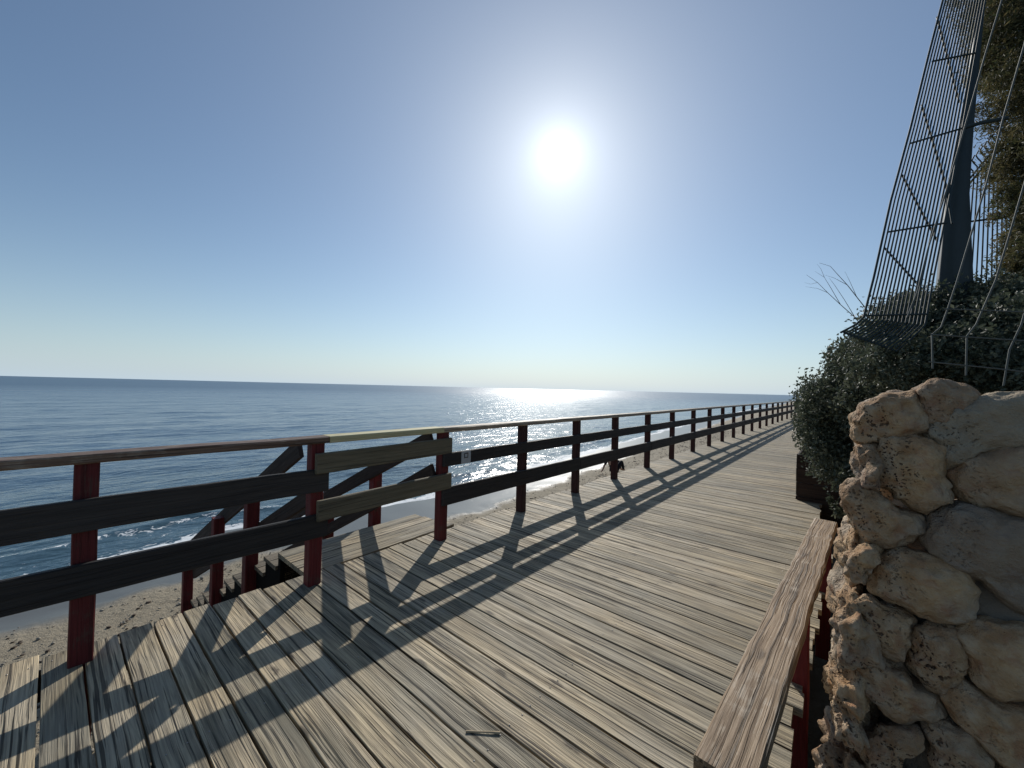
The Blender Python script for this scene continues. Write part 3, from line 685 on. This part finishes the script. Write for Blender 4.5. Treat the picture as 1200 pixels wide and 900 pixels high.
for a, b_ in (((1057, 205), (1098, 282)), ((1036, 290), (1080, 338)), ((1080, 123), (1108, 215)), ((1098, 20), (1124, 120)), ((1108, 215), (1116, 262))):
    tubes('diagonal_wire', [([fp(*a, .015), fp(*lerp(a, b_, .5), .015), fp(*b_, .015)], .0058)], M['wire'], fa, 6)
# second panel: widely spaced bare wires, nearer
GP, GN = (0, 2.75, 1.9), (0, 1, -.15)
def gp(x, y): return onpl(x, y, GP, GN)
fb = empty('wire_fence', tuple(gp(1130, 425))); tag(fb, 'nearer bent fence panel of widely spaced pale wires at the right edge', 'fence')
for ln in ([(1192, -70), (1174, 0), (1154, 66), (1136, 130), (1110, 220), (1087, 293), (1075, 342), (1063, 372)],
           [(1235, -80), (1200, 54), (1176, 137), (1156, 215), (1122, 328), (1111, 361), (1103, 383), (1092, 392), (1093, 432)],
           [(1262, 0), (1200, 217), (1183, 275), (1167, 328), (1144, 380), (1133, 394), (1132, 440)],
           [(1270, 150), (1222, 290), (1197, 380), (1183, 410), (1176, 452)],
           [(1300, 250), (1250, 380), (1228, 412), (1222, 455)]):
    tubes('wire', [([gp(*p) for p in ln], .0034)], M['wirelt'], fb, 6)
for ln in ([(1088, 424), (1178, 433), (1240, 441)], [(1090, 392), (1180, 398), (1240, 402)], [(1106, 362), (1160, 364), (1230, 367)]):
    tubes('cross_wire', [([gp(*p) for p in ln], .0030)], M['wirelt'], fb, 6)
# third panel: behind, spiked top
def hp(x, y, dy=0): return ony(x, y, 6.3+dy)
fc = empty('wire_fence', tuple(hp(1150, 340))); tag(fc, 'rear fence panel with a sloping row of curved spikes along its top', 'fence')
for i in range(13):
    t = i/12; xt = 1127+(1184-1127)*t; yt = 224-(224-158)*t; xb = 1112+(1186-1112)*t
    P = [hp(xb, 350), hp((xb+xt)/2, (350+yt)/2), hp(xt, yt)]
    sp = [hp(xt, yt), hp(xt-1, yt-7), hp(xt-5, yt-11), hp(xt-7, yt-14), hp(xt-4, yt-20)]
    tubes('wire', [(P, .0062), (sp, .006)], M['wire'], fc, 6)
for a, b_ in (((1118, 262), (1190, 253)), ((1127, 226), (1186, 156)), ((1129, 218), (1188, 148))):
    tubes('cross_wire', [([hp(*a, -.02), hp(*b_, -.02)], .010)], M['wire'], fc, 6)
tubes('brace', [([fp(1129, 150), fp(1150, 144), fp(1182, 138)], .012)], M['wire'], fc, 6)
# leaning tapered steel post between the panels
fpst = empty('fence_post', tuple(ony(1118, 350, 4.4))); tag(fpst, 'dark green steel fence post, wide at the foot, leaning behind the wires', 'post')
pb = ony(1117, 350, 4.4); pm = ony(1121, 230, 4.4); pt = ony(1133, 146, 4.45); ptt = ony(1150, 10, 4.6)
tubes('shaft', [([pb-Vector((0, 0, .3)), pb, pm, pt, ptt], [.125, .125, .078, .045, .022])], M['postm'], fpst, 4)

# ------------------------------------------------------------------ loose things
def stick(px, py, px2, py2):
    a = onz(px, py, .004); b_ = onz(px2, py2, .004); m_ = (a+b_)/2+Vector((0, 0, .001))
    o = tubes('stick', [([a, a.lerp(b_, .3), m_, a.lerp(b_, .75)+Vector((0, 0, .002)), b_], [.0042, .0036, .0034, .0038, .0058])], M['twig'], None, 7)
    return o
tag(stick(546, 857, 586, 859), 'short dry twig lying across the deck boards', 'twig')

# pebbles and weed litter on the sand
def scatter(name, n, s0, s1, mat, flatz, label):
    D, Fc = ico(1); nV = len(D); V = []; Fs = []; Y0 = rng.uniform(-4, 1, n)
    u = rng.uniform(0, 1, n); Y0 = -3+42*u**1.9; dd = rng.uniform(2.4, 7, n); dd = np.where(rng.random(n) < .6, rng.normal(4.4, .7, n), dd)
    X0 = shore(Y0)+dd; ok = (X0 < -3.4); X0 = X0[ok]; Y0 = Y0[ok]; dd = dd[ok]; n = len(X0)
    s = rng.uniform(s0, s1, n)**1.0*np.where(rng.random(n) < .06, 2.0, 1.0)
    base = np.stack([X0, Y0, bh(dd)+.0], -1)
    sc = s[:, None, None]*rng.uniform(.6, 1.3, (n, 1, 3))*np.array([1, 1, flatz]); an = rng.uniform(0, 6.28, n); ca, sa = np.cos(an), np.sin(an)
    P = D[None]*sc*(1+rng.normal(0, .10, (n, nV, 1))); Px = P[..., 0]*ca[:, None]-P[..., 1]*sa[:, None]; Py = P[..., 0]*sa[:, None]+P[..., 1]*ca[:, None]
    P = np.stack([Px, Py, P[..., 2]], -1)+base[:, None]+np.array([0, 0, .012])
    Fs = (Fc[None]+(np.arange(n)*nV)[:, None, None]).reshape(-1, 3)
    o = link(name, npmesh(name, P.reshape(-1, 3), Fs, {}, True), None, [mat]); tag(o, label, name, kind='stuff'); return o
M['pebble'] = mat_simple('pebble', (.26, .235, .19), .8); M['weed'] = mat_simple('dry weed', (.055, .035, .022), .9)
scatter('pebbles', 8000, .007, .020, M['pebble'], .6, 'small pale pebbles strewn on the dry sand beside the boardwalk')
scatter('seaweed_litter', 3600, .010, .034, M['weed'], .3, 'dark dry seaweed scraps littering the upper beach')

# small dark rock awash
p = onz(664, 507.5, SEA+.02)
rk = rock('rock', p, (1, 0, 0), (0, 1, 0), (0, 0, 1), lambda th: .36+.08*math.cos(2*th), .13, None, rid=90, sub=3, mat='wetrock'); tag(rk, 'small dark rock just showing above the glittering water', 'rock')

# ------------------------------------------------------------------ person on the sand: sitting, leaning back on one arm, knees up
def skinfig(name, nodes, edges, mat, parent, sub=2):
    me = bpy.data.meshes.new(name); me.from_pydata([n[0] for n in nodes], edges, []); me.update()
    o = bpy.data.objects.new(name, me); COL.objects.link(o)
    sm = o.modifiers.new('skin', 'SKIN'); ss = o.modifiers.new('sub', 'SUBSURF'); ss.levels = ss.render_levels = sub
    if not me.skin_vertices: 
        bpy.context.view_layer.objects.active = o
    for i, n in enumerate(nodes):
        v = me.skin_vertices[0].data[i]; v.radius = n[1] if isinstance(n[1], tuple) else (n[1], n[1]); v.use_root = (i == 0)
    me.materials.append(mat)
    dg = bpy.context.evaluated_depsgraph_get(); ev = bpy.data.meshes.new_from_object(o.evaluated_get(dg)); 
    o.modifiers.clear(); o.data = ev; o.data.polygons.foreach_set('use_smooth', np.ones(len(o.data.polygons), dtype=bool))
    if not ev.materials: ev.materials.append(mat)
    o.parent = parent; return o
gp0 = onz(719.5, 553.5, SEA+.27); 
pr = empty('person', tuple(gp0)); tag(pr, 'person in dark clothes sitting on the sand with knees raised, arms propped behind', 'person')
pr.rotation_euler = (0, 0, math.atan2(RR.y, RR.x)+.55)
# local +x = picture right (the way the knees point)
Nd = [((0, 0, .13), .13), ((-.10, 0, .30), .115), ((-.17, 0, .47), .13), ((-.19, 0, .56), .06), ((-.19, 0, .62), .05), ((-.17, 0, .73), .085), ((-.165, 0, .80), .07),
      ((.06, .10, .14), .09), ((.36, .12, .43), .062), ((.50, .12, .09), .045), ((.58, .12, .04), .035), ((.68, .13, .03), .025),
      ((.06, -.10, .14), .09), ((.30, -.12, .46), .062), ((.42, -.12, .10), .045), ((.50, -.12, .04), .035), ((.60, -.13, .03), .025),
      ((-.19, .19, .49), .05), ((-.30, .24, .26), .04), ((-.40, .25, .06), .03), ((-.46, .26, .03), .022),
      ((-.19, -.19, .49), .05), ((-.26, -.26, .27), .04), ((-.38, -.25, .06), .03), ((-.45, -.26, .03), .022)]
Ed = [(0, 1), (1, 2), (2, 3), (3, 4), (4, 5), (5, 6), (0, 7), (7, 8), (8, 9), (9, 10), (10, 11), (0, 12), (12, 13), (13, 14), (14, 15), (15, 16), (2, 17), (17, 18), (18, 19), (19, 20), (2, 21), (21, 22), (22, 23), (23, 24)]
skinfig('body', Nd, Ed, M['skin'], pr)
clo = [(Nd[i][0], Nd[i][1]*1.13) for i in (0, 1, 2)]+[(Nd[i][0], Nd[i][1]*1.18) for i in (7, 8, 9, 12, 13, 14)]
skinfig('leggings', [clo[0]]+clo[3:], [(0, 1), (1, 2), (2, 3), (0, 4), (4, 5), (5, 6)], M['cloth'], pr)
skinfig('top', [((-.03, 0, .18), .125)]+clo[1:3]+[((-.19, .19, .49), .062), ((-.19, -.19, .49), .062), ((-.29, .235, .28), .052), ((-.255, -.25, .29), .052)], [(0, 1), (1, 2), (2, 3), (2, 4), (3, 5), (4, 6)], M['cloth'], pr)
skinfig('hair', [((-.20, 0, .78), .085), ((-.24, 0, .70), .07), ((-.27, 0, .60), .045)], [(0, 1), (1, 2)], M['hair'], pr)

for o in COL.objects:
    if o.parent is None and o.get('category') == 'shrub': o['group'] = 'shrubs on the bank behind the wall'
    if o.parent is None and o.get('category') == 'fence': o['group'] = 'wire fence panels above the wall'
